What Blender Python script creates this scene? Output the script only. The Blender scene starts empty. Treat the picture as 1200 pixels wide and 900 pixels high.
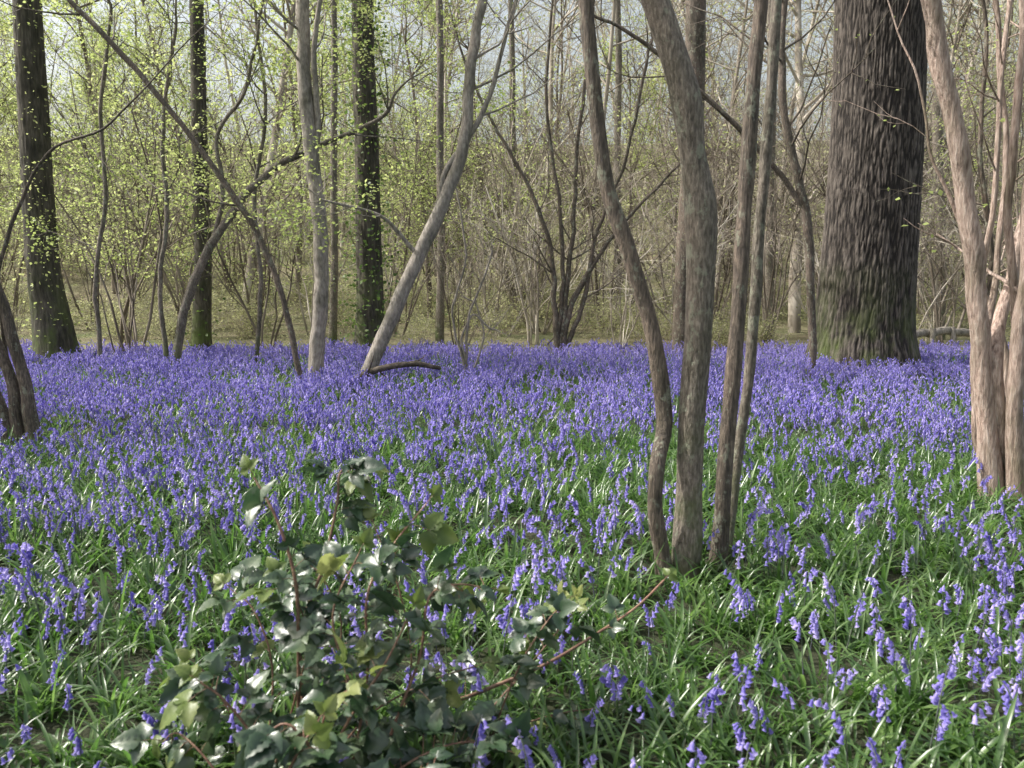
import bpy, math, random
import numpy as np
from mathutils import Vector, noise, Euler
random.seed(7); rng=np.random.default_rng(7)
scene=bpy.context.scene
scene.view_settings.view_transform='Standard'; scene.view_settings.look='None'; scene.view_settings.exposure=0

# ---------------------------------------------------------------- camera
CAM_H=1.5; FPX=924.0; TH=math.atan(115/FPX)
cam=bpy.data.cameras.new('camera'); co=bpy.data.objects.new('camera',cam)
scene.collection.objects.link(co); co.location=(0,0,CAM_H); co.rotation_euler=(math.pi/2-TH,0,0)
cam.sensor_width=36; cam.lens=FPX/1200*36; cam.clip_end=1000; cam.clip_start=0.05
cam.dof.use_dof=True; cam.dof.focus_distance=8; cam.dof.aperture_fstop=4.5
scene.camera=co
def at(px,py,d):
    a=px-600; b=450-py
    v=np.array([a, FPX*math.cos(TH)+b*math.sin(TH), -FPX*math.sin(TH)+b*math.cos(TH)])
    v=v*(d/v[1]); return np.array([v[0],v[1],v[2]+CAM_H])

# ---------------------------------------------------------------- world / sun
SV=Vector((-0.74,0.06,0.84)).normalized()
w=bpy.data.worlds.new('World'); scene.world=w; w.use_nodes=True
nt=w.node_tree; bg=nt.nodes['Background']
sky=nt.nodes.new('ShaderNodeTexSky'); sky.sky_type='NISHITA'; sky.sun_disc=False
sky.sun_elevation=math.asin(SV.z); sky.sun_rotation=math.atan2(SV.x,SV.y)
sky.dust_density=6; sky.air_density=1.6; sky.ozone_density=0.8
hz_=nt.nodes.new('ShaderNodeHueSaturation'); hz_.inputs['Saturation'].default_value=0.55; hz_.inputs['Value'].default_value=1.6
nt.links.new(sky.outputs[0],hz_.inputs['Color']); nt.links.new(hz_.outputs[0],bg.inputs[0]); bg.inputs[1].default_value=0.14
sl=bpy.data.lights.new('sun','SUN'); sl.energy=5.0; sl.angle=math.radians(0.5); sl.color=(1,0.97,0.91)
so=bpy.data.objects.new('sun',sl); scene.collection.objects.link(so); so.rotation_euler=SV.to_track_quat('Z','Y').to_euler()

# ---------------------------------------------------------------- mesh builder (quads)
class MB:
    def __init__(s): s.v=[];s.f=[];s.m=[];s.n=0;s.attr=[]
    def add(s,v,f,m):
        v=np.asarray(v,float).reshape(-1,3); f=np.asarray(f,int).reshape(-1,4)
        s.v.append(v); s.f.append(f+s.n); s.m.append(np.full(len(f),m)); s.n+=len(v)
    def mesh(s,name,mats,smooth=True):
        v=np.concatenate(s.v);f=np.concatenate(s.f);m=np.concatenate(s.m)
        me=bpy.data.meshes.new(name)
        me.vertices.add(len(v)); me.vertices.foreach_set('co',v.ravel())
        me.loops.add(len(f)*4); me.loops.foreach_set('vertex_index',f.ravel().astype(np.int32))
        me.polygons.add(len(f)); me.polygons.foreach_set('loop_start',np.arange(0,len(f)*4,4,dtype=np.int32))
        me.polygons.foreach_set('loop_total',np.full(len(f),4,dtype=np.int32))
        for a in mats: me.materials.append(a)
        me.polygons.foreach_set('material_index',m.astype(np.int32))
        me.polygons.foreach_set('use_smooth',np.full(len(f),smooth))
        me.update(calc_edges=True)
        return me
    def obj(s,name,mats,coll=None,smooth=True):
        o=bpy.data.objects.new(name,s.mesh(name,mats,smooth)); (coll or scene.collection).objects.link(o); return o
    def merged(s): return np.concatenate(s.v),np.concatenate(s.f),np.concatenate(s.m)

def nrm(v): return v/(np.linalg.norm(v)+1e-12)
def tube(mb,P,R,sides,mat,cap=False):
    P=np.asarray(P,float); R=np.asarray(R,float); n=len(P)
    T=np.gradient(P,axis=0); T/= (np.linalg.norm(T,axis=1,keepdims=True)+1e-12)
    ref=np.array([0,1,0.]) if abs(T[0][1])<0.8 else np.array([1.,0,0])
    u=nrm(np.cross(T[0],ref)); U=[]
    for i in range(n):
        u=nrm(u-T[i]*np.dot(u,T[i])); U.append(u)
    U=np.array(U); W=np.cross(T,U)
    a=np.arange(sides)*2*math.pi/sides
    V=P[:,None,:]+R[:,None,None]*(np.cos(a)[None,:,None]*U[:,None,:]+np.sin(a)[None,:,None]*W[:,None,:])
    i=np.arange(n-1)[:,None]*sides; j=np.arange(sides)[None,:]; k=(j+1)%sides
    F=np.stack([i+j,i+k,i+sides+k,i+sides+j],-1).reshape(-1,4)
    mb.add(V.reshape(-1,3),F,mat)
def spline(P,R,step=6):
    P=np.asarray(P,float);R=np.asarray(R,float);n=len(P)
    X=np.vstack([2*P[0]-P[1],P,2*P[-1]-P[-2]]); oP=[];oR=[]
    for i in range(n-1):
        p0,p1,p2,p3=X[i],X[i+1],X[i+2],X[i+3]
        for t in np.linspace(0,1,step,endpoint=False):
            oP.append(0.5*((2*p1)+(-p0+p2)*t+(2*p0-5*p1+4*p2-p3)*t*t+(-p0+3*p1-3*p2+p3)*t**3)); oR.append(R[i]*(1-t)+R[i+1]*t)
    oP.append(P[-1]);oR.append(R[-1]); return np.array(oP),np.array(oR)
def rv(): return nrm(rng.normal(size=3))
def leaves(mb,P,size,mat,flat=0.5,rep=1,jit=0.0):
    P=np.asarray(P,float)
    if len(P)==0: return
    if rep>1: P=np.repeat(P,rep,axis=0)+rng.normal(size=(len(P)*rep,3))*np.array([jit,jit,jit*.5])
    n=len(P)
    d=rng.normal(size=(n,3)); d[:,2]=d[:,2]*0.5-0.2; d/=np.linalg.norm(d,axis=1,keepdims=True)
    nn=rng.normal(size=(n,3))*flat+np.array([0,0,1]); s=np.cross(d,nn); s/=(np.linalg.norm(s,axis=1,keepdims=True)+1e-9)
    up=np.cross(s,d)
    L=(size*rng.uniform(0.5,1.25,n))[:,None]; 
    a=P; b=P+d*L*0.5+s*L*0.36+up*L*.08; c=P+d*L; e=P+d*L*0.5-s*L*0.36+up*L*.08
    V=np.stack([a,b,c,e],1).reshape(-1,3); F=np.arange(n*4).reshape(-1,4)
    mb.add(V,F,mat)
def grow(mb,p,d,length,r,level,lp,nch=4,sides=5,segs=5,up=0.08,wob=0.16,spread=0.9,mat=0,leafn=5,taper=0.35,start=0.25,rmin=0.0022):
    P=[p];R=[r];d=nrm(d)
    for i in range(segs):
        d=nrm(d+rng.normal(size=3)*wob+np.array([0,0,up])); P.append(P[-1]+d*length/segs); R.append(r*(1-(1-taper)*(i+1)/segs))
    tube(mb,P,R,max(3,sides),mat)
    P=np.array(P)
    if level<=0:
        for _ in range(leafn):
            t=rng.uniform(0.2,1)*segs; i=min(int(t),segs-1); lp.append(P[i]+(P[i+1]-P[i])*(t-i)+rng.normal(size=3)*0.04)
        return
    for c in range(nch):
        t=rng.uniform(start,0.98)*segs; i=min(int(t),segs-1); q=P[i]+(P[i+1]-P[i])*(t-i)
        dd=nrm(P[i+1]-P[i]); s=nrm(np.cross(dd,rv())); nd=dd+s*spread*rng.uniform(0.6,1.3)
        grow(mb,q,nd,length*rng.uniform(0.35,0.62),max(rmin,r*0.42),level-1,lp,max(2,nch-1),sides-1,max(3,segs-1),up,wob*1.2,spread,mat,leafn,taper,0.2,rmin)

# ---------------------------------------------------------------- materials
def newmat(name):
    m=bpy.data.materials.new(name); m.use_nodes=True; n=m.node_tree; return m,n,n.nodes['Principled BSDF'],n.nodes['Material Output']
def ramp(n,src,stops):
    r=n.nodes.new('ShaderNodeValToRGB'); n.links.new(src,r.inputs[0]); e=r.color_ramp.elements
    e[0].position,e[0].color=stops[0][0],(*stops[0][1],1); e[1].position,e[1].color=stops[-1][0],(*stops[-1][1],1)
    for p,c in stops[1:-1]:
        x=e.new(p); x.color=(*c,1)
    return r
def noi(n,scale,detail=6,vec=None,rough=0.6):
    t=n.nodes.new('ShaderNodeTexNoise'); t.inputs['Scale'].default_value=scale; t.inputs['Detail'].default_value=detail; t.inputs['Roughness'].default_value=rough
    if vec is not None: n.links.new(vec,t.inputs['Vector'])
    return t
def mapping(n,scale):
    g=n.nodes.new('ShaderNodeTexCoord'); mp=n.nodes.new('ShaderNodeMapping'); mp.inputs['Scale'].default_value=scale
    n.links.new(g.outputs['Object'],mp.inputs['Vector']); return mp.outputs[0]
def leafmat(name,cols,trans=0.45,rough=0.45,rand=0.4,scale=3.0,spec=0.5,tv=1.6,tsat=1.1):
    m,n,b,o=newmat(name)
    oi=n.nodes.new('ShaderNodeObjectInfo'); v=mapping(n,(1,1,1)); t=noi(n,scale,1,v)
    mr=n.nodes.new('ShaderNodeMapRange'); mr.inputs[1].default_value=0.3; mr.inputs[2].default_value=0.7; n.links.new(t.outputs[0],mr.inputs[0])
    mr.inputs[3].default_value=0; mr.inputs[4].default_value=1-rand
    ad=n.nodes.new('ShaderNodeMath'); ad.operation='MULTIPLY_ADD'; n.links.new(oi.outputs['Random'],ad.inputs[0]); ad.inputs[1].default_value=rand
    n.links.new(mr.outputs[0],ad.inputs[2])
    r=ramp(n,ad.outputs[0],[(0.1+0.8*i/(len(cols)-1),c) for i,c in enumerate(cols)])
    n.links.new(r.outputs[0],b.inputs['Base Color']); b.inputs['Roughness'].default_value=rough
    b.inputs['Specular IOR Level'].default_value=spec
    tr=n.nodes.new('ShaderNodeBsdfTranslucent'); mx=n.nodes.new('ShaderNodeMixShader'); mx.inputs[0].default_value=trans
    hs=n.nodes.new('ShaderNodeHueSaturation'); hs.inputs['Value'].default_value=tv; hs.inputs['Saturation'].default_value=tsat; n.links.new(r.outputs[0],hs.inputs['Color'])
    n.links.new(hs.outputs[0],tr.inputs[0]); n.links.new(b.outputs[0],mx.inputs[1]); n.links.new(tr.outputs[0],mx.inputs[2]); n.links.new(mx.outputs[0],o.inputs[0])
    return m
def simplebark(name,c0,c1,c2):
    m,n,b,o=newmat(name); n.nodes.remove(b); b=n.nodes.new('ShaderNodeBsdfDiffuse'); t=noi(n,1.3,1,mapping(n,(1,1,.6)))
    r=ramp(n,t.outputs[0],[(0.35,c0),(0.5,c1),(0.65,c2)]); n.links.new(r.outputs[0],b.inputs[0]); n.links.new(b.outputs[0],o.inputs[0]); return m
def barkmat(name,c0,c1,c2,vs=(30,30,6),bump=0.5,rough=0.85,moss=None,lichen=False):
    m,n,b,o=newmat(name); v=mapping(n,vs); t=noi(n,1.0,5,v,0.65); t2=noi(n,1.2,3,mapping(n,(3,3,1.8)))
    r=ramp(n,t.outputs[0],[(0.3,c0),(0.5,c1),(0.72,c2)])
    mx=n.nodes.new('ShaderNodeMix'); mx.data_type='RGBA'; mx.blend_type='MULTIPLY'; mx.inputs[0].default_value=0.9
    r2=ramp(n,t2.outputs[0],[(0.32,(0.42,0.43,0.33)),(0.5,(0.9,0.9,0.86)),(0.68,(1.25,1.2,1.15))]); n.links.new(r.outputs[0],mx.inputs[6]); n.links.new(r2.outputs[0],mx.inputs[7])
    out=mx.outputs[2]
    if lichen:
        t4=noi(n,1,4,mapping(n,(14,14,10)),0.7); r4=ramp(n,t4.outputs[0],[(0.56,(0,0,0)),(0.62,(1,1,1))])
        m3=n.nodes.new('ShaderNodeMix'); m3.data_type='RGBA'; q=n.nodes.new('ShaderNodeMath'); q.operation='MULTIPLY'; q.inputs[1].default_value=.55; n.links.new(r4.outputs[0],q.inputs[0]); n.links.new(q.outputs[0],m3.inputs[0]); n.links.new(out,m3.inputs[6]); m3.inputs[7].default_value=(0.33,0.35,0.26,1); out=m3.outputs[2]
    if moss:
        tc=n.nodes.new('ShaderNodeTexCoord'); sp=n.nodes.new('ShaderNodeSeparateXYZ'); n.links.new(tc.outputs['Object'],sp.inputs[0])
        mr=n.nodes.new('ShaderNodeMapRange'); mr.inputs[1].default_value=moss; mr.inputs[2].default_value=0.2; n.links.new(sp.outputs['Z'],mr.inputs[0])
        t3=noi(n,3,4,mapping(n,(1,1,1))); mu=n.nodes.new('ShaderNodeMath'); mu.operation='MULTIPLY'; n.links.new(mr.outputs[0],mu.inputs[0]); 
        r3=ramp(n,t3.outputs[0],[(0.42,(0,0,0)),(0.6,(1,1,1))]); n.links.new(r3.outputs[0],mu.inputs[1])
        m2=n.nodes.new('ShaderNodeMix'); m2.data_type='RGBA'; n.links.new(mu.outputs[0],m2.inputs[0]); n.links.new(out,m2.inputs[6]); m2.inputs[7].default_value=(0.09,0.12,0.03,1); out=m2.outputs[2]
    n.links.new(out,b.inputs['Base Color']); b.inputs['Roughness'].default_value=rough
    if bump>0:
        bp=n.nodes.new('ShaderNodeBump'); bp.inputs['Strength'].default_value=bump; bp.inputs['Distance'].default_value=0.02
        n.links.new(t.outputs[0],bp.inputs['Height']); n.links.new(bp.outputs[0],b.inputs['Normal'])
    return m
M_hazel=barkmat('hazel_bark',(0.065,0.055,0.045),(0.18,0.152,0.126),(0.38,0.335,0.285),(75,75,20),0.9,0.7,moss=0.9,lichen=True)
M_hazel2=barkmat('hazel_bark_brown',(0.045,0.036,0.03),(0.13,0.102,0.082),(0.30,0.24,0.19),(85,85,14),0.9,0.7,lichen=True)
M_pink=barkmat('field_maple_bark',(0.16,0.11,0.09),(0.41,0.31,0.265),(0.66,0.55,0.49),(60,60,9),1.0,0.7)
M_pale=barkmat('ash_bark',(0.14,0.125,0.11),(0.29,0.26,0.23),(0.47,0.43,0.38),(30,30,10),0.5,0.8)
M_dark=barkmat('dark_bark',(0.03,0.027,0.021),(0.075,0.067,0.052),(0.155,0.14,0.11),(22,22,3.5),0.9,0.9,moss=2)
M_farhaze=simplebark('haze_twig_bark',(0.26,0.225,0.185),(0.41,0.365,0.305),(0.58,0.53,0.46))  # pale tones paint distance haze into the woodland bark colour
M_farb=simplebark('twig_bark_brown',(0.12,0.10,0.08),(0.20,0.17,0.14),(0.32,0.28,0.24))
M_dead=barkmat('dead_wood',(0.05,0.04,0.03),(0.11,0.09,0.07),(0.22,0.18,0.15),(20,20,20),0.5,0.9)
M_spring=leafmat('spring_leaf',[(0.22,0.29,0.07),(0.32,0.38,0.12),(0.46,0.50,0.20)],0.5,0.5,.2,scale=1.0,tsat=0.95,tv=1.7)
M_olive=leafmat('bud_leaf',[(0.24,0.26,0.12),(0.32,0.33,0.17),(0.42,0.41,0.24)],0.5,0.6,.2,scale=1.0,tsat=1.0)
M_ivy=leafmat('ivy_leaf',[(0.06,0.11,0.03),(0.12,0.19,0.05),(0.22,0.30,0.09)],0.3,0.4,.2,scale=4)
M_blade=leafmat('bluebell_leaf',[(0.045,0.095,0.025),(0.085,0.165,0.042),(0.18,0.28,0.09)],0.42,0.30,.15,scale=9,spec=1.0,tv=1.9)
M_stem=leafmat('bluebell_stem',[(0.09,0.15,0.05),(0.12,0.15,0.09),(0.14,0.13,0.20)],0.2,0.5,.2,scale=12)
M_bell=leafmat('bluebell_petal',[(0.17,0.14,0.50),(0.32,0.27,0.67),(0.58,0.51,0.84)],0.4,0.5,.15,scale=18,spec=0.4,tv=1.35,tsat=0.97)
M_bram=leafmat('bramble_leaf',[(0.022,0.05,0.023),(0.045,0.085,0.04),(0.11,0.15,0.08)],0.2,0.36,0,scale=9,spec=0.9)
M_bramy=leafmat('young_bramble_leaf',[(0.10,0.15,0.04),(0.18,0.24,0.07),(0.30,0.33,0.13)],0.4,0.4,0,scale=7)
M_cane=barkmat('bramble_cane',(0.12,0.06,0.045),(0.24,0.13,0.09),(0.38,0.28,0.18),(60,60,60),0.3,0.5)

# ---------------------------------------------------------------- ground
def gh(x,y):
    h=0.05*noise.noise(Vector((x*0.25,y*0.25,0)))+0.015*noise.noise(Vector((x*0.9,y*0.9,4)))
    d=math.hypot(x*0.55,y) if y>0 else abs(x)*0.55
    t=min(1,max(0,(d-24)/70)); h+=(t*t*(3-2*t))*17
    if d>18: h+=0.5*noise.noise(Vector((x*0.06,y*0.06,9)))*min(1,(d-18)/12)
    return h
g_=np.concatenate([-np.geomspace(400,24,26)[:-1],np.arange(-24,24.01,0.4),np.geomspace(24,400,26)[1:]])
V=np.array([[x,y,gh(x,y)] for y in g_ for x in g_]); nx=len(g_)
i=np.arange(nx-1)[:,None]*nx; j=np.arange(nx-1)[None,:]
F=np.stack([i+j,i+j+1,i+nx+j+1,i+nx+j],-1).reshape(-1,4)
m,n,b,o=newmat('woodland_floor')
v=mapping(n,(1,1,1)); t=noi(n,0.35,6,v,0.7); t2=noi(n,14,6,v,0.7)
r=ramp(n,t.outputs[0],[(0.32,(0.24,0.20,0.14)),(0.5,(0.21,0.205,0.115)),(0.66,(0.13,0.17,0.06))])
r2=ramp(n,t2.outputs[0],[(0.3,(0.3,0.27,0.24)),(0.7,(1.4,1.35,1.3))])
mx=n.nodes.new('ShaderNodeMix'); mx.data_type='RGBA'; mx.blend_type='MULTIPLY'; mx.inputs[0].default_value=1
n.links.new(r.outputs[0],mx.inputs[6]); n.links.new(r2.outputs[0],mx.inputs[7])
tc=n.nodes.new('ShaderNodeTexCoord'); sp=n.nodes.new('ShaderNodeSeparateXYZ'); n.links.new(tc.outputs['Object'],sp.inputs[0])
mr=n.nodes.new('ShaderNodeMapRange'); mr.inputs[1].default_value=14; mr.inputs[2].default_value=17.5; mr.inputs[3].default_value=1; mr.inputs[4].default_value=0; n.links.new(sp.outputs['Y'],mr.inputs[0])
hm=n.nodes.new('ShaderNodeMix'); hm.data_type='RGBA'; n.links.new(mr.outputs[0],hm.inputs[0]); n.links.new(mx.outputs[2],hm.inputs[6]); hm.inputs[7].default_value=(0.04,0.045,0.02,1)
n.links.new(hm.outputs[2],b.inputs['Base Color']); b.inputs['Roughness'].default_value=0.95
bp=n.nodes.new('ShaderNodeBump'); bp.inputs['Distance'].default_value=0.05; n.links.new(t2.outputs[0],bp.inputs['Height']); n.links.new(bp.outputs[0],b.inputs['Normal'])
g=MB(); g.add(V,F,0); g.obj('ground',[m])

# ---------------------------------------------------------------- scatter via geometry nodes
def scatter(name,pts,rots,scl,idx,coll,realize=False):
    me=bpy.data.meshes.new(name); me.vertices.add(len(pts)); me.vertices.foreach_set('co',np.asarray(pts,float).ravel())
    a=me.attributes.new('rot','FLOAT_VECTOR','POINT'); a.data.foreach_set('vector',np.asarray(rots,float).ravel())
    a=me.attributes.new('scl','FLOAT','POINT'); a.data.foreach_set('value',np.asarray(scl,float))
    a=me.attributes.new('idx','INT','POINT'); a.data.foreach_set('value',np.asarray(idx,dtype=np.int32))
    ob=bpy.data.objects.new(name,me); scene.collection.objects.link(ob)
    ng=bpy.data.node_groups.new(name+'_nodes','GeometryNodeTree')
    ng.interface.new_socket('Geometry',in_out='INPUT',socket_type='NodeSocketGeometry'); ng.interface.new_socket('Geometry',in_out='OUTPUT',socket_type='NodeSocketGeometry')
    N=ng.nodes; gi=N.new('NodeGroupInput'); go=N.new('NodeGroupOutput'); ip=N.new('GeometryNodeInstanceOnPoints'); ci=N.new('GeometryNodeCollectionInfo')
    ci.inputs['Collection'].default_value=coll; ci.inputs['Separate Children'].default_value=True; ci.inputs['Reset Children'].default_value=True
    def na(nm,t):
        q=N.new('GeometryNodeInputNamedAttribute'); q.data_type=t; q.inputs['Name'].default_value=nm; return [s for s in q.outputs if s.enabled and s.name=='Attribute'][0]
    L=ng.links; L.new(gi.outputs[0],ip.inputs['Points']); L.new(ci.outputs[0],ip.inputs['Instance']); ip.inputs['Pick Instance'].default_value=True
    L.new(na('idx','INT'),ip.inputs['Instance Index']); L.new(na('rot','FLOAT_VECTOR'),ip.inputs['Rotation']); L.new(na('scl','FLOAT'),ip.inputs['Scale'])
    out=ip.outputs[0]
    if realize:
        rz=N.new('GeometryNodeRealizeInstances'); L.new(out,rz.inputs[0]); out=rz.outputs[0]
    L.new(out,go.inputs[0]); md=ob.modifiers.new('scatter','NODES'); md.node_group=ng
    return ob

# ---------------------------------------------------------------- bluebells
def blade(mb,base,az,L,W,lean,curl,mat,n=6):
    t=np.linspace(0,1,n); ang=lean+curl*t**1.5
    hz=np.array([math.cos(az),math.sin(az),0]); sd=np.array([-math.sin(az),math.cos(az),0])
    P=[np.array(base,float)]
    for k in range(1,n):
        a=ang[k]; P.append(P[-1]+(hz*math.sin(a)+np.array([0,0,1])*math.cos(a))*L/(n-1))
    P=np.array(P); w=W*np.interp(t,[0,.2,.4,.6,.8,1],[0.7,1,1.05,0.95,0.7,0.12]); nn=np.stack([-hz*math.cos(a)+np.array([0,0,1])*math.sin(a) for a in ang])
    A=P+sd*w[:,None]/2+nn*w[:,None]*.22; C=P-sd*w[:,None]/2+nn*w[:,None]*.22
    V=np.stack([A,P,C],1).reshape(-1,3); i=np.arange(n-1)*3
    F=np.concatenate([np.stack([i,i+1,i+4,i+3],-1),np.stack([i+1,i+2,i+5,i+4],-1)]); mb.add(V,F,mat)
def bell(mb,p,d,s,mat,lo):
    d=nrm(d); L=0.0215*s
    if lo:
        tube(mb,[p,p+d*L*.3,p+d*L],np.array([0.0014,0.0056,0.0082])*s,4,mat); return
    P=[p+d*L*t for t in (0,0.12,0.5,0.82,1.0)]; R=np.array([0.0014,0.0040,0.0050,0.0058,0.0104])*s
    P[-1]=P[-2]+d*L*0.08
    tube(mb,P,R,6,mat)
def stalk(mb,base,az,H,nb,lo):
    hz=np.array([math.cos(az),math.sin(az),0]); n=6 if lo else 9; P=[np.array(base,float)]; lean=random.uniform(0,0.15); nod=random.uniform(0.3,1.5)
    for k in range(1,n+1):
        t=k/n; a=lean+nod*max(0,(t-0.62)/0.38)**1.6; P.append(P[-1]+(hz*math.sin(a)+np.array([0,0,math.cos(a)]))*H/n)
    P=np.array(P); tube(mb,P,np.linspace(0.0028,0.0014,n+1),3 if lo else 4,1)
    for k in range(nb):
        t=(0.60+0.40*(k+0.5)/nb)*n; i=min(int(t),n-1); q=P[i]+(P[i+1]-P[i])*(t-i)
        sa=az+random.uniform(-1.7,1.7); o_=np.array([math.cos(sa),math.sin(sa),0]); f=1-0.5*k/nb
        q2=q+o_*0.009+np.array([0,0,-0.001])
        if not lo: tube(mb,[q,q2],[0.0009,0.0009],3,2)
        bell(mb,q2,o_*random.uniform(0.15,0.6)+np.array([0,0,-1.0]),(0.7+0.4*f)*random.uniform(0.85,1.15),2,lo)
def lib(fn,n):
    out=[]
    for _ in range(n):
        mb=MB(); fn(mb); out.append(mb.merged())
    return out
def f_stalk(lo):
    def f(mb): stalk(mb,(0,0,0),random.uniform(0,6.28),random.uniform(0.23,0.41),random.randint(5,12),lo)
    return f
def f_tuft(nb,n):
    def f(mb):
        for s in range(nb): blade(mb,(random.uniform(-.06,.06),random.uniform(-.06,.06),0),random.uniform(0,6.28),random.uniform(.14,.30),random.uniform(.008,.018),random.uniform(.1,.8),random.uniform(.2,2.0),0,n)
    return f
S_hi=lib(f_stalk(False),24); S_lo=lib(f_stalk(True),16); T_hi=lib(f_tuft(11,6),16); T_lo=lib(f_tuft(9,4),12)
def inst(mb,src,x,y,s,rot,tilt):
    v,f,mm=src; c,s_=math.cos(rot),math.sin(rot)
    v=v*s; v=np.stack([v[:,0]*c-v[:,1]*s_+tilt[0]*v[:,2]+x, v[:,0]*s_+v[:,1]*c+tilt[1]*v[:,2]+y, v[:,2]],1)
    mb.v.append(v); mb.f.append(f+mb.n); mb.m.append(mm); mb.n+=len(v)
TS=1.0; H2=TS*0.53
LV=[4,17,33,52,78,108]; NV=3
ct=bpy.data.collections.new('turf_parts'); k=0; TI={}
for lo in (0,1):
    for lv,ns in enumerate(LV):
        for v_ in range(NV):
            mb=MB(); cl=[(random.uniform(-H2,H2),random.uniform(-H2,H2)) for _ in range(6)]
            for _ in range(int(86 if not lo else 46)): inst(mb,random.choice(T_lo if lo else T_hi),random.uniform(-H2,H2),random.uniform(-H2,H2),random.uniform(.65,1.12 if not lo else 1.05),random.uniform(0,6.28),(random.gauss(0,.1),random.gauss(0,.1)))
            for _ in range(ns):
                x,y=random.uniform(-H2,H2),random.uniform(-H2,H2)
                if random.random()<.55:
                    c=random.choice(cl); x=max(-H2,min(H2,c[0]+random.gauss(0,.13))); y=max(-H2,min(H2,c[1]+random.gauss(0,.13)))
                inst(mb,random.choice(S_lo if lo else S_hi),x,y,random.uniform(.72,1.18),random.uniform(0,6.28),(random.gauss(0,.09),random.gauss(0,.09)))
            mb.obj('turf_%03d'%k,[M_blade,M_stem,M_bell],ct); TI[(lo,lv,v_)]=k; k+=1
def nz(x,y,s,o=0): return noise.noise(Vector((x*s,y*s,o)))
FE=16.8
pts=[];rots=[];sc=[];ix=[]
y=0.8
while y<FE+1:
    xm=0.8*y+2.2; x=-xm
    while x<xm:
        if y<FE+1.0*nz(x,y,0.4,5):
            dens=2.5+2.3*min(1,max(0,(y-2.5)/7.0))+2.2*nz(x,y,0.5,1)+2.4*nz(x,y,1.1,2)
            g1=math.exp(-((x-1.0-0.12*y)/(1.6+0.1*y))**2-((y-5.6)/2.2)**2); dens-=1.3*g1
            if y<3.4 and x>0.4: dens=max(dens,2.2)
            if x/y<-0.12 and 4<y<11: dens+=0.5
            lv=int(min(5,max(0,round(dens+random.uniform(-.5,.5))))); 
            pts.append((x+random.uniform(-.05,.05),y+random.uniform(-.05,.05),gh(x,y)-.012)); rots.append((0,0,random.randrange(4)*math.pi/2)); sc.append(random.uniform(.94,1.08)); ix.append(TI[(1 if y>7 else 0,lv,random.randrange(NV))])
        x+=TS
    y+=TS
scatter('bluebells',pts,rots,sc,ix,ct)
print('tiles',len(pts))

# ---------------------------------------------------------------- traced stems
def traced(mb,tr,mat=0,sides=12,step=6,wig=0.01,ground=True,branches=0,lp=None,blen=1.0,leafn=0,lvl=1,bfrom=0.3,extend=0,spread=1.0,nch=3):
    P=[at(a,b,c) for a,b,c,_ in tr]; R=[w_/2/FPX*c*0.9 for _,_,c,w_ in tr]
    if ground:
        p0=P[0].copy(); p0[2]=gh(p0[0],p0[1])-0.08
        if P[0][2]-p0[2]>0.05: P=[p0]+P; R=[R[0]*1.15]+R
    if extend:
        d=nrm(P[-1]-P[-2]); d=nrm(d+np.array([0,0,.4])); r=R[-1]
        for k in range(3):
            P.append(P[-1]+(d+rng.normal(size=3)*0.12)*extend/3); R.append(r*(1-0.27*(k+1)))
    P,R=spline(P,R,step)
    for i in range(1,len(P)): 
        P[i]+=wig*np.array(noise.noise_vector(Vector(P[i]*3))); R[i]*=1+0.12*noise.noise(Vector(P[i]*5))
    tube(mb,P,R,sides,mat)
    for _ in range(branches):
        i=random.randint(int(bfrom*len(P)),len(P)-2); d=nrm(P[i+1]-P[i]); s=nrm(np.cross(d,rv()))
        grow(mb,P[i],d*0.8+s*spread,blen*random.uniform(.6,1.3),max(0.004,min(R[i]*0.4,0.02)),lvl,lp if lp is not None else [],nch,5,5,0.05,0.15,1.0,mat,leafn)
    return P,R

mb=MB(); lp=[]
D=3.85
traced(mb,[(800,725,D,60),(803,690,D,44),(806,620,D,37),(808,560,D,35),(812,470,D,35),(819,380,D,35),(822,290,D,36),(820,235,D,41),(812,180,D,34),(802,110,D,38),(782,40,D,34),(762,-20,D,34),(745,-90,D,32)],0,24,10,0.006,True,3,lp,1.5,3,1,0.8,3.0)
traced(mb,[(785,705,D-.05,34),(776,650,D-.05,23),(768,600,D-.08,20),(770,545,D-.08,20),(779,490,D,22),(766,400,D,21),(738,300,D,21),(712,220,D,20),(698,120,D,19),(686,0,D,18),(678,-90,D,17)],1,20,9,0.006,True,3,lp,1.2,3,1,0.8,3.0)
traced(mb,[(838,715,D+.1,32),(843,650,D+.1,24),(849,560,D+.1,21),(856,470,D+.12,20),(864,380,D+.15,20),(870,290,D+.18,19),(876,190,D+.2,19),(884,90,D+.2,18),(892,0,D+.2,17),(899,-90,D+.2,16)],1,18,9,0.006,True,3,lp,1.2,3,1,0.8,3.0)
traced(mb,[(846,705,D+.3,20),(852,640,D+.3,14),(864,540,D+.35,14),(876,450,D+.35,13),(885,360,D+.35,14),(889,280,D+.35,14),(897,180,D+.35,14),(906,80,D+.35,13),(911,0,D+.35,13),(916,-90,D+.35,12)],0,16,9,0.008,True,3,lp,1.0,3,1,0.8,2.5)
leaves(mb,lp,0.045,2); mb.obj('hazel_coppice',[M_hazel,M_hazel2,M_spring])

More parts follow.
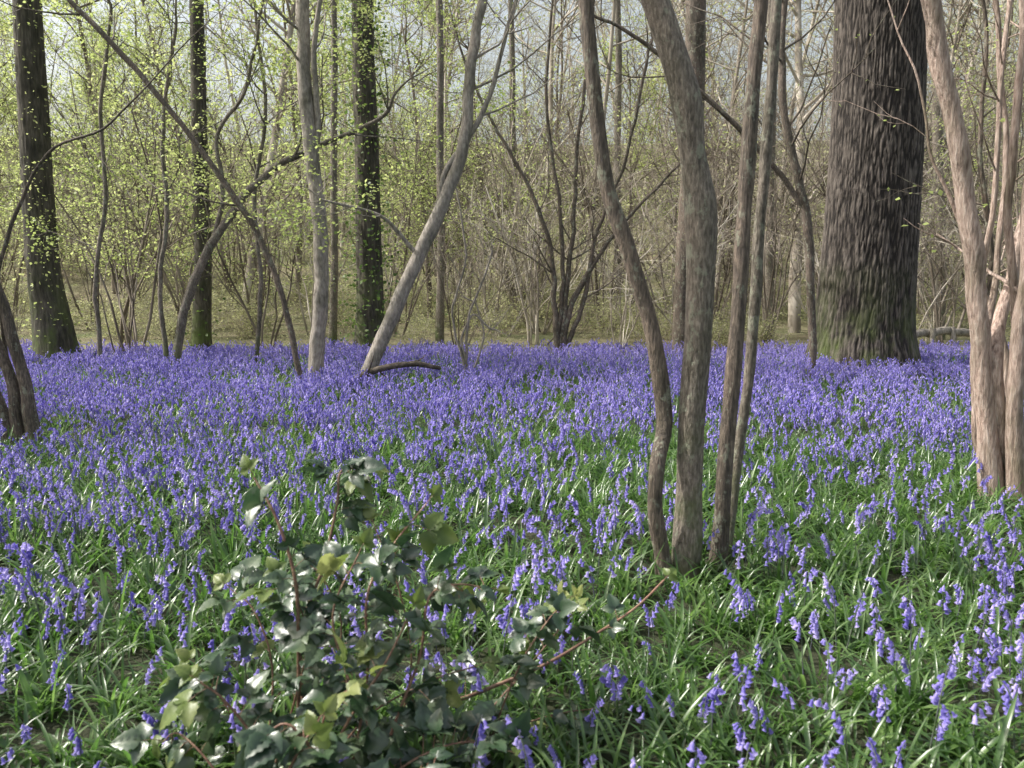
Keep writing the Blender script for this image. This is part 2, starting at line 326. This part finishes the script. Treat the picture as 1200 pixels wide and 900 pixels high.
mb=MB(); lp=[]; D=5.3
traced(mb,[(1160,575,D,34),(1158,520,D,26),(1152,440,D,24),(1146,370,D,23),(1142,300,D,24),(1130,220,D,23),(1117,150,D,22),(1103,70,D,22),(1092,0,D,21),(1080,-90,D,20)],0,16,8,0.02,True,6,lp,0.8,4,1,0.45,3.5)
for tr in [[(1178,580,D+.1,36),(1172,500,D,24),(1165,430,D,20),(1174,370,D+.1,16),(1192,300,D+.2,15),(1212,200,D+.3,14),(1225,60,D+.4,14)],
           [(1192,585,D-.1,28),(1190,500,D-.1,22),(1192,420,D-.1,19),(1202,330,D-.1,18),(1208,220,D-.1,18),(1222,100,D,18),(1230,-30,D,18)],
           [(1150,560,D+.3,9),(1140,460,D+.3,8),(1148,340,D+.3,7),(1165,240,D+.3,7),(1172,120,D+.3,6),(1185,-10,D+.4,6)],
           [(1195,560,D+.3,10),(1160,430,D+.3,9),(1168,300,D+.4,8),(1180,180,D+.5,7),(1172,60,D+.5,7),(1168,-30,D+.5,6)],
           [(1205,580,D,18),(1210,480,D,14),(1192,380,D,11),(1183,250,D,10),(1192,120,D,10),(1198,0,D,9)],
           [(1165,560,D+.6,8),(1152,430,D+.6,7),(1162,300,D+.6,7),(1148,180,D+.6,6),(1156,60,D+.6,5),(1150,-30,D+.6,5)],
           [(1170,560,D+.5,10),(1180,430,D+.5,9),(1150,330,D+.6,8),(1120,250,D+.6,5),(1095,190,D+.6,4)]]:
    traced(mb,tr,0 if random.random()<.5 else 1,12,6,0.02,True,5,lp,0.7,2,1,0.3,1.5)
leaves(mb,lp,0.045,2); mb.obj('field_maple_tree',[M_pink,M_hazel2,M_spring])

mb=MB(); lp=[]; D=7.2
for tr in [[(38,495,D,18),(30,450,D,16),(14,390,D,14),(0,350,D,13),(-20,290,D,12),(-50,150,D,10)],[(22,500,D,16),(14,450,D,14),(-4,400,D,13),(-30,330,D,12),(-80,200,D,11)],[(12,505,D,20),(-10,460,D,18),(-40,400,D,16),(-90,250,D,14)],
           [(18,500,D+.2,8),(8,420,D+.2,6),(-2,330,D,5),(15,260,D,5),(55,180,D-.1,4),(120,150,D-.2,3)]]:
    traced(mb,tr,0,10,6,0.02,True,3,lp,1.0,4,1,0.4,1.5)
leaves(mb,lp,0.045,1); mb.obj('hazel_stems',[M_hazel2,M_spring])

LS=0.062; RP=5; JT=.15
mb=MB(); lp=[]; D=11.6
traced(mb,[(370,450,D,24),(372,410,D,20),(377,340,D,19),(374,260,D,19),(366,190,D,19),(358,110,D,18),(355,40,D,17),(354,-30,D,16),(350,-120,D,14)],0,14,7,0.02,True,14,lp,2.0,7,1,0.45,4,nch=5)
traced(mb,[(366,200,D,9),(372,140,D,8),(368,60,D-.1,7),(378,-20,D-.1,6)],0,8,5,0.02,False,6,lp,1.2,8,1,0.3,1)
leaves(mb,lp,LS,1,rep=RP,jit=JT); mb.obj('ash_sapling',[M_pale,M_spring])
mb=MB(); lp=[]; D=11.4
traced(mb,[(422,455,D,22),(436,425,D,19),(460,370,D,19),(488,305,D,19),(516,245,D,18),(536,195,D,17),(546,150,D,15),(549,100,D,14),(556,50,D,13),(567,-10,D,12),(585,-100,D,10)],0,12,7,0.02,True,8,lp,1.5,2,1,0.5,3)
traced(mb,[(516,245,D,8),(522,200,D,7),(550,160,D,7),(575,110,D,6),(590,50,D,5),(605,0,D,5)],0,8,6,0.02,False,6,lp,1.2,2,1,0.3,1)
traced(mb,[(490,300,D,6),(465,270,D-.1,5),(440,250,D-.2,4),(380,235,D-.4,3)],0,8,6,0.02,False,7,lp,0.9,9,1,0.3,.4)
leaves(mb,lp,LS,1,rep=RP,jit=JT); mb.obj('leaning_hazel_tree',[M_pale,M_spring])
mb=MB(); lp=[]; D=10.8
traced(mb,[(352,450,D,8),(345,410,D,8),(330,345,D,8),(305,280,D,8),(270,225,D,8),(228,165,D,7),(180,105,D,7),(130,50,D,7),(70,-10,D,6),(0,-60,D,6)],0,8,7,0.02,True,9,lp,1.2,8,1,0.3,1.5)
leaves(mb,lp,LS,1,rep=4,jit=JT); mb.obj('arching_hazel_stem',[M_hazel2,M_spring])
mb=MB(); lp=[]; D=13
traced(mb,[(206,445,D,13),(210,395,D,12),(222,345,D,12),(248,285,D,11),(278,243,D,11),(305,210,D,9),(345,182,D,8),(400,160,D,6),(450,135,D,5)],0,10,6,0.03,True,12,lp,1.8,8,1,0.3,1,nch=5)
traced(mb,[(248,285,D,7),(262,230,D,6),(255,160,D,5),(285,110,D,5),(300,50,D,4),(310,-20,D,4)],0,8,6,0.03,False,10,lp,1.6,8,1,0.3,1,nch=5)
traced(mb,[(195,425,D,7),(188,330,D,6),(196,240,D,6),(190,150,D,5),(205,40,D,4)],0,8,6,0.03,True,12,lp,1.5,9,1,0.3,1,nch=5)
traced(mb,[(120,430,D+.5,6),(112,330,D+.5,6),(124,230,D+.5,5),(118,130,D+.5,5),(130,20,D+.5,4)],0,8,6,0.03,True,14,lp,1.7,9,1,0.3,1,nch=5)
traced(mb,[(300,430,D+1,6),(305,330,D+1,6),(298,230,D+1,5),(312,130,D+1,5),(300,20,D+1,4)],0,8,6,0.03,True,12,lp,1.7,9,1,0.35,1,nch=5)
leaves(mb,lp,LS,1,rep=RP,jit=JT); mb.obj('curved_hazel_tree',[M_hazel,M_spring])

mb=MB(); lp=[]; D=12.5
traced(mb,[(952,425,D,10),(950,340,D,11),(946,260,D,12),(932,195,D,11),(918,130,D,10),(916,60,D,10),(920,-20,D,9),(925,-90,D,8)],0,10,6,0.02,True,10,lp,1.6,2,1,0.3,2)
traced(mb,[(946,250,D,8),(915,205,D,7),(870,155,D,7),(830,115,D,6),(790,80,D,6),(740,40,D,5),(700,20,D,4)],0,8,6,0.03,False,8,lp,1.0,2,1,0.2,.5)
leaves(mb,lp,0.05,1); mb.obj('hornbeam_sapling',[M_hazel2,M_spring])
mb=MB(); lp=[]; D=16
for tr in [[(655,412,D,9),(650,360,D,8),(648,320,D,7),(640,270,D,6),(610,200,D,5),(570,130,D,4),(540,60,D,3)],[(660,412,D,9),(668,360,D,8),(690,320,D,7),(712,285,D,5),(760,230,D,4),(790,200,D,3)],
           [(658,412,D,8),(664,340,D,7),(672,270,D,6),(676,180,D,5),(690,60,D,4),(700,-30,D,4)],[(652,412,D,7),(660,330,D,6),(655,230,D,5),(640,120,D,4),(648,0,D,3)],[(662,412,D,7),(685,350,D,6),(700,270,D,5),(735,180,D,4),(760,60,D,4)]]:
    traced(mb,tr,0,7,6,0.04,True,9,lp,1.3,2,1,0.25,1)
leaves(mb,lp,0.06,1); mb.obj('hazel_stool',[M_hazel2,M_spring])
mb=MB(); lp=[]; D=12.3
for tr in [[(545,440,D,4),(548,380,D,4),(560,340,D,3),(575,300,D,3)],[(550,440,D,4),(540,400,D,3),(555,370,D,3),(572,385,D,3)],[(547,440,D,4),(530,370,D,3),(545,300,D,3),(535,220,D,2)],[(552,440,D,3),(566,400,D,3),(560,360,D,2),(545,350,D,2)]]:
    traced(mb,tr,0,5,6,0.04,True,4,lp,0.6,1,1,0.3,.3)
leaves(mb,lp,0.04,1); mb.obj('twiggy_sapling',[M_pale,M_spring])

mb=MB()
traced(mb,[(408,452,10.6,8),(425,440,10.6,10),(455,430,10.6,8),(490,428,10.7,7),(516,432,10.9,5)],0,8,5,0.03,False,3,[],0.5,0,0,0.2)
mb.obj('fallen_branch',[M_dead])
mb=MB()
traced(mb,[(1065,392,17.6,10),(1085,390,17.8,11),(1110,388,18,11),(1135,391,18.4,10)],0,10,5,0.05,False)
for k,(a,b) in enumerate([((1090,418,17.6),(1094,385,17.7)),((1118,416,17.8),(1116,384,18))]): 
    traced(mb,[(*a,8),(*b,7)],0,8,4,0.01,True)
mb.obj('fallen_log',[M_pale])

# ---------------------------------------------------------------- big trunks
def bigtrunk(name,tr,mat,ridge=0.03,leafmat_=None,ivy=0,limbs=6,sides=150,rings=0.035,kx=6.0,top=5,flare=0.35,lc=0.05,lvl=2,zf=1.15):
    P=[at(a,b,c) for a,b,c,_ in tr]; R=[w_/2/FPX*c for _,_,c,w_ in tr]
    p0=P[0].copy(); p0[2]=gh(p0[0],p0[1])-0.1; P=[p0]+P; R=[R[0]*1.12]+R
    d=nrm(P[-1]-P[-2]); r=R[-1]
    for k in range(4): P.append(P[-1]+(d+rng.normal(size=3)*0.05)*top/4); R.append(r*(1-0.15*(k+1)))
    P,R=spline(P,R,12); 
    L=np.concatenate([[0],np.cumsum(np.linalg.norm(np.diff(P,axis=0),axis=1))]); nR=int(L[-1]/rings); q=np.linspace(0,L[-1],nR)
    P=np.stack([np.interp(q,L,P[:,k]) for k in range(3)],1); R=np.interp(q,L,R)
    V=[];A=[]
    for i in range(nR):
        z=q[i]
        for s in range(sides):
            a=s*2*math.pi/sides; ca,sa=math.cos(a),math.sin(a); rr=R[i]
            fl=1+flare*math.exp(-z/0.35)*(0.45+0.55*noise.noise(Vector((ca*1.8,sa*1.8,3)))+0.3)
            lump=1+0.03*noise.noise(Vector((ca*1.2,sa*1.2,z*0.35)))
            wx=noise.noise(Vector((ca*5,sa*5,z*1.6)))*0.4
            n1=noise.noise(Vector((ca*kx+wx,sa*kx+wx,z*zf))); n2=noise.noise(Vector((ca*kx*1.9,sa*kx*1.9,z*zf*3+8)))
            rid=0.6*(1-min(1,abs(n1)*3.2))+0.4*(1-min(1,abs(n2)*3))
            rr=rr*fl*lump-ridge*rid
            V.append((P[i][0]+ca*rr,P[i][1]+sa*rr,P[i][2])); A.append(rid)
    V=np.array(V); mb=MB(); i=np.arange(nR-1)[:,None]*sides; j=np.arange(sides)[None,:]; k=(j+1)%sides
    mb.add(V,np.stack([i+j,i+k,i+sides+k,i+sides+j],-1).reshape(-1,4),0)
    lp=[]
    for _ in range(limbs):
        i=random.randint(int(nR*0.72),nR-1); a=random.uniform(0,6.28)
        grow(mb,P[i],np.array([math.cos(a),math.sin(a),0.6]),random.uniform(2.5,4.5),R[i]*0.35,lvl,lp,4,6,6,0.05,0.16,0.9,0,3,rmin=0.006)
    leaves(mb,lp,0.07,1)
    if ivy:
        idx=rng.integers(0,nR,ivy); pp=[]
        for i in idx:
            if noise.noise(Vector((0,0,q[i]*1.3)))+0.5*random.random()<0.05: continue
            a=random.uniform(0,6.28); e=R[i]+abs(random.gauss(0,0.17)); pp.append(P[i]+np.array([math.cos(a)*e,math.sin(a)*e,0]))
        leaves(mb,pp,lc,2,1.0)
    ob=mb.obj(name,[mat,M_olive,leafmat_ or M_ivy])
    at_=ob.data.attributes.new('ridge','FLOAT','POINT'); arr=np.zeros(len(ob.data.vertices)); arr[:len(A)]=A; at_.data.foreach_set('value',arr)
    return ob
def oakmat():
    m,n,b,o=newmat('oak_bark'); a=n.nodes.new('ShaderNodeAttribute'); a.attribute_name='ridge'
    t=noi(n,1,7,mapping(n,(26,26,7)),0.7); ad=n.nodes.new('ShaderNodeMath'); ad.operation='MULTIPLY_ADD'; n.links.new(t.outputs[0],ad.inputs[0]); ad.inputs[1].default_value=0.7
    n.links.new(a.outputs['Fac'],ad.inputs[2])
    r=ramp(n,ad.outputs[0],[(0.3,(0.17,0.145,0.125)),(0.6,(0.095,0.079,0.067)),(0.92,(0.024,0.019,0.016))])
    tc=n.nodes.new('ShaderNodeTexCoord'); sp=n.nodes.new('ShaderNodeSeparateXYZ'); n.links.new(tc.outputs['Object'],sp.inputs[0])
    mr=n.nodes.new('ShaderNodeMapRange'); mr.inputs[1].default_value=2.0; mr.inputs[2].default_value=0.3; n.links.new(sp.outputs['Z'],mr.inputs[0])
    t3=noi(n,2.2,5,mapping(n,(1,1,.6))); r3=ramp(n,t3.outputs[0],[(0.42,(0,0,0)),(0.6,(.85,.85,.85))]); mu=n.nodes.new('ShaderNodeMath'); mu.operation='MULTIPLY'; n.links.new(mr.outputs[0],mu.inputs[0]); n.links.new(r3.outputs[0],mu.inputs[1])
    m2=n.nodes.new('ShaderNodeMix'); m2.data_type='RGBA'; n.links.new(mu.outputs[0],m2.inputs[0]); n.links.new(r.outputs[0],m2.inputs[6]); m2.inputs[7].default_value=(0.09,0.12,0.03,1)
    n.links.new(m2.outputs[2],b.inputs['Base Color']); b.inputs['Roughness'].default_value=0.9
    bp=n.nodes.new('ShaderNodeBump'); bp.inputs['Strength'].default_value=0.9; bp.inputs['Distance'].default_value=0.03; n.links.new(t.outputs[0],bp.inputs['Height']); n.links.new(bp.outputs[0],b.inputs['Normal'])
    return m
M_oak=oakmat()
D=13.6
bigtrunk('oak_tree',[(1010,428,D,120),(1012,380,D,110),(1018,300,D,104),(1024,200,D,100),(1029,100,D,98),(1033,0,D,98),(1036,-80,D,96)],M_oak,0.036,None,0,6,sides=340,rings=0.035,kx=17,zf=2.2,lvl=2)
D=14.5
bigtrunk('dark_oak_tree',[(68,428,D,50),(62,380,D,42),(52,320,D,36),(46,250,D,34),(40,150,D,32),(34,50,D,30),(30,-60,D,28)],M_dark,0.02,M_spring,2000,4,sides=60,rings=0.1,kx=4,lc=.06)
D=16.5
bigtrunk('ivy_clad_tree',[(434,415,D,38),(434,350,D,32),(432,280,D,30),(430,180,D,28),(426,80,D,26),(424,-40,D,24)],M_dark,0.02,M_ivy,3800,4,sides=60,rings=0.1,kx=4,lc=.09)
D=17
bigtrunk('brown_oak_tree',[(800,410,D,26),(802,330,D,23),(806,250,D,22),(812,150,D,24),(815,50,D,23),(815,-60,D,22)],M_hazel2,0.02,M_olive,200,3,sides=40,rings=0.12,kx=4)
for (x,bx,d,w_,ivy) in [(232,236,18,22,900),(516,515,20,11,150),(905,900,22,15,50),(392,390,19,10,200),(1098,1100,24,14,60),(600,602,30,9,30),(725,722,30,10,30)]:
    bigtrunk('woodland_tree',[(bx,402,d,w_),(bx+2,300,d,w_*.9),((x+bx)/2,180,d,w_*.82),(x,60,d,w_*.75),(x-3,-40,d,w_*.7)],M_dark if ivy>250 else M_hazel,0.015,M_ivy,ivy,3,sides=20,rings=0.25,kx=3,lc=.08)

# ---------------------------------------------------------------- background woodland
def coppice(h,ns,leafn,lvl=2,size=0.08,fan=0.5,rad=0.035,nch=4,rep=1,jit=.1):
    mb=MB(); lp=[]
    for s in range(ns):
        a=random.uniform(0,6.28); f=random.uniform(0.05,fan)
        grow(mb,np.array([math.cos(a)*.15,math.sin(a)*.15,-.1]),np.array([math.cos(a)*f,math.sin(a)*f,1]),h*random.uniform(.6,1.1),rad*random.uniform(.5,1.3),lvl,lp,nch,4,6,0.02,0.13,0.85,0,leafn,rmin=0.004)
    leaves(mb,lp,size,1,rep=rep,jit=jit); return mb
def talltree(h,r,leafn,rep=1):
    mb=MB(); lp=[]
    P=[np.array([0,0,-.2])];d=np.array([random.gauss(0,.05),random.gauss(0,.05),1])
    for i in range(9): d=nrm(d+rng.normal(size=3)*.05); P.append(P[-1]+d*h/9)
    tube(mb,P,np.linspace(r,r*.25,10),7,0); P=np.array(P)
    for c in range(20):
        t=random.uniform(1.5,8.9); i=int(t); q=P[i]+(P[i+1]-P[i])*(t-i); a=random.uniform(0,6.28)
        grow(mb,q,np.array([math.cos(a),math.sin(a),.7]),h*random.uniform(.14,.3),r*.3,2,lp,5,4,4,0.06,0.18,0.9,0,leafn,rmin=0.007)
    leaves(mb,lp,.10,1,rep=rep,jit=.2); return mb
cw=bpy.data.collections.new('woodland_parts'); K=0
def reg(mb,mats,nm):
    global K
    mb.obj('%02d_%s'%(K,nm),mats,cw); K+=1; return K-1
cop_bare=[reg(coppice(random.uniform(4,7),random.randint(5,9),2,nch=6),[M_farhaze if q else M_farb,M_olive],'coppice') for q in (1,0,1,1,0)]
cop_leaf=[reg(coppice(random.uniform(4.5,6.5),random.randint(4,6),8,rep=4,size=.075,jit=.2),[M_farb,M_spring],'leafy_coppice') for _ in range(4)]
trees=[reg(talltree(random.uniform(13,18),random.uniform(.10,.18),2,2),[M_farhaze if q else M_farb,M_olive],'tree') for q in (1,1,0,1)]
trees_l=[reg(talltree(random.uniform(9,13),random.uniform(.07,.12),4,4),[M_farb,M_spring],'leafy_tree') for _ in range(2)]
brush=[reg(coppice(random.uniform(0.9,1.8),13,6,1,.075,1.3,.010,5,rep=2),[M_farhaze if q else M_farb,M_olive],'brush') for q in (1,0,1,1)]
bp_,br,bs,bi=[],[],[],[]
def put(x,y,i,s=1.0):
    bp_.append((x,y,gh(x,y)-.05)); br.append((random.gauss(0,.06),random.gauss(0,.06),random.uniform(0,6.28))); bs.append(s*random.uniform(.75,1.3)); bi.append(i)
for _ in range(235):
    y=21+60*random.random()**1.2; x=random.uniform(-.8,.8)*y; u=x/y
    left=random.random()<(0.7 if u<-.12 else (0.33 if u<.05 else 0.08))
    put(x,y,random.choice(cop_leaf if left else cop_bare))
for _ in range(130):
    y=24+70*random.random(); x=random.uniform(-.8,.8)*y
    put(x,y,random.choice(trees_l if random.random()<(0.5 if x<-.1*y else .05) else trees))
for _ in range(310):
    y=18.5+34*random.random()**1.2; x=random.uniform(-.8,.8)*y
    put(x,y,random.choice(brush),random.uniform(.7,1.1)*(0.65 if y<21 else 1))
for (x,y,i,s) in [(-8.2,17,0,.75),(-5.6,18,2,.7),(-9.5,19,2,.9),(-3.2,19.5,0,.8),(-7.4,15.2,1,.65)]: put(x,y,cop_leaf[i],s)
for (x,y,i,s) in [(-1.2,18.2,1,.6),(4.6,18.5,3,.7),(9.2,18.5,0,.8),(10.5,15,1,.7),(2.6,19,2,.8),(6.3,20,4,.8),(0.6,20,3,.8),(7.6,18.3,2,.7),(11.5,18,4,.8)]: put(x,y,cop_bare[i],s)
for (x,y,i,s) in [(-7,1.2,trees_l[0],.6),(-12,6.5,trees[1],.8),(9,4,trees[0],.8),(-7,-3.5,trees[1],.6),(-11,10,trees[2],.7)]: put(x,y,i,s)  # unseen trees outside the frame, added to cast dappled shade
scatter('background_woodland',bp_,br,bs,bi,cw,True)

# ---------------------------------------------------------------- bramble bush
mb=MB()
def ovate(p,d,nr,L,W,mat):
    d=nrm(d); s=nrm(np.cross(d,nr)); u=np.cross(s,d); n=11; rows=[]
    for k in range(n):
        t=k/(n-1); wd=W*1.08*(math.sin(math.pi*min(1,t**0.66))**0.95)*(1-0.17*(k%2))/2+0.0005; c=p+d*L*t+u*(-0.25*L*t*t)
        rp=0.035*L*(1 if k%2 else -1)
        rows+= [c+s*wd+u*(wd*.35+rp*.4), c+s*wd*.5+u*(wd*.3+rp), c, c-s*wd*.5+u*(wd*.3+rp), c-s*wd+u*(wd*.35+rp*.4)]
    i=np.arange(n-1)[:,None]*5; j=np.arange(4)[None,:]
    mb.add(rows,np.stack([i+j,i+j+1,i+j+6,i+j+5],-1).reshape(-1,4),mat)
def trifoliate(p,d,L,mat):
    d=nrm(d); nr=nrm(np.array([0,-.3,1.])+rng.normal(size=3)*.5); q=p+d*L*.7; tube(mb,[p,p+d*L*.35+np.array([0,0,.004]),q],[.0013,.0011,.001],4,2)
    s=nrm(np.cross(d,nr)); ovate(q,d,nr,L,L*.75,mat); 
    for g1 in (1,-1): ovate(q-d*L*.08,d*.35+s*g1,nr+rng.normal(size=3)*.2,L*.8,L*.6,mat)
canes=[([(352,960,2.1),(350,860,2.1),(350,760,2.1),(346,680,2.12),(325,610,2.15),(298,560,2.2)],7),([(430,960,2.0),(462,850,2.05),(492,770,2.1),(503,700,2.15),(535,685,2.2),(575,690,2.3)],5),
 ([(400,940,2.2),(470,850,2.3),(560,812,2.5),(640,778,2.6),(700,742,2.75),(745,712,2.85),(778,680,2.95)],8),([(340,960,2.0),(300,870,2.0),(262,820,2.0),(235,800,2.0)],5),
 ([(370,950,2.2),(352,760,2.25),(380,660,2.3),(395,590,2.35),(400,552,2.4),(430,550,2.45)],6),([(540,960,2.3),(600,800,2.35),(640,730,2.4),(665,705,2.45)],4),
 ([(380,960,1.9),(375,880,1.92),(385,830,1.92),(420,800,1.95)],5),([(320,960,2.2),(290,880,2.3),(250,800,2.4),(230,780,2.4)],4),([(300,960,2.25),(320,800,2.3),(300,720,2.35),(270,690,2.4)],4),([(400,960,2.1),(430,800,2.15),(430,700,2.2),(460,640,2.3),(500,590,2.4)],5),
 ([(360,960,2.0),(400,860,2.0),(450,780,2.05),(480,720,2.1)],5),([(330,960,2.3),(380,820,2.35),(400,730,2.4),(370,660,2.45)],4),([(420,980,1.8),(380,900,1.8),(340,850,1.8),(310,860,1.8)],5),([(350,960,2.2),(420,850,2.2),(500,800,2.25),(560,780,2.3)],4),([(300,960,2.1),(340,840,2.1),(360,740,2.15),(330,680,2.2)],4),
 ([(380,980,1.9),(470,900,1.95),(540,870,2.0),(590,880,2.0)],4),([(420,970,2.0),(440,880,2.0),(410,800,2.05),(390,720,2.1),(420,650,2.15)],5),([(430,970,2.3),(480,800,2.3),(470,700,2.3),(440,620,2.35)],4),
 ([(330,1000,1.75),(330,930,1.75),(350,880,1.75),(370,850,1.78)],5),([(400,1000,1.8),(450,930,1.8),(500,900,1.82),(540,910,1.85)],4),([(300,980,2.0),(250,900,2.0),(210,860,2.05),(190,870,2.1)],4),
 ([(480,960,2.2),(560,850,2.3),(620,780,2.45),(670,720,2.55)],4),([(450,970,2.2),(540,880,2.3),(640,840,2.4),(700,830,2.5)],4)]
for pp,wd in canes:
    P=[at(*q) for q in pp]; p0=P[0].copy(); p0[2]=gh(p0[0],p0[1]); P=[p0]+P; R=np.linspace(wd/2/FPX*2.1,wd/2/FPX*.9,len(P)); P,R=spline(P,R,6); tube(mb,P,R,7,2)
    far_=pp[-1][0]>700; top_=pp[-1][1]<620
    for i in range(5,len(P)-1):
        pr=(0.35 if far_ and i>14 else 0.8)
        if top_ and i>len(P)-9: pr=.6
        if random.random()<pr:
            d=P[i+1]-P[i]; a=nrm(np.cross(nrm(d),rv())); y_=random.random()<(.35 if i>len(P)-6 else .05)
            trifoliate(P[i],a+nrm(d)*.4,random.uniform(.036,.098),1 if y_ else 0)
    trifoliate(P[-1],P[-1]-P[-2],.05,1)
mb.obj('bramble_bush',[M_bram,M_bramy,M_cane])
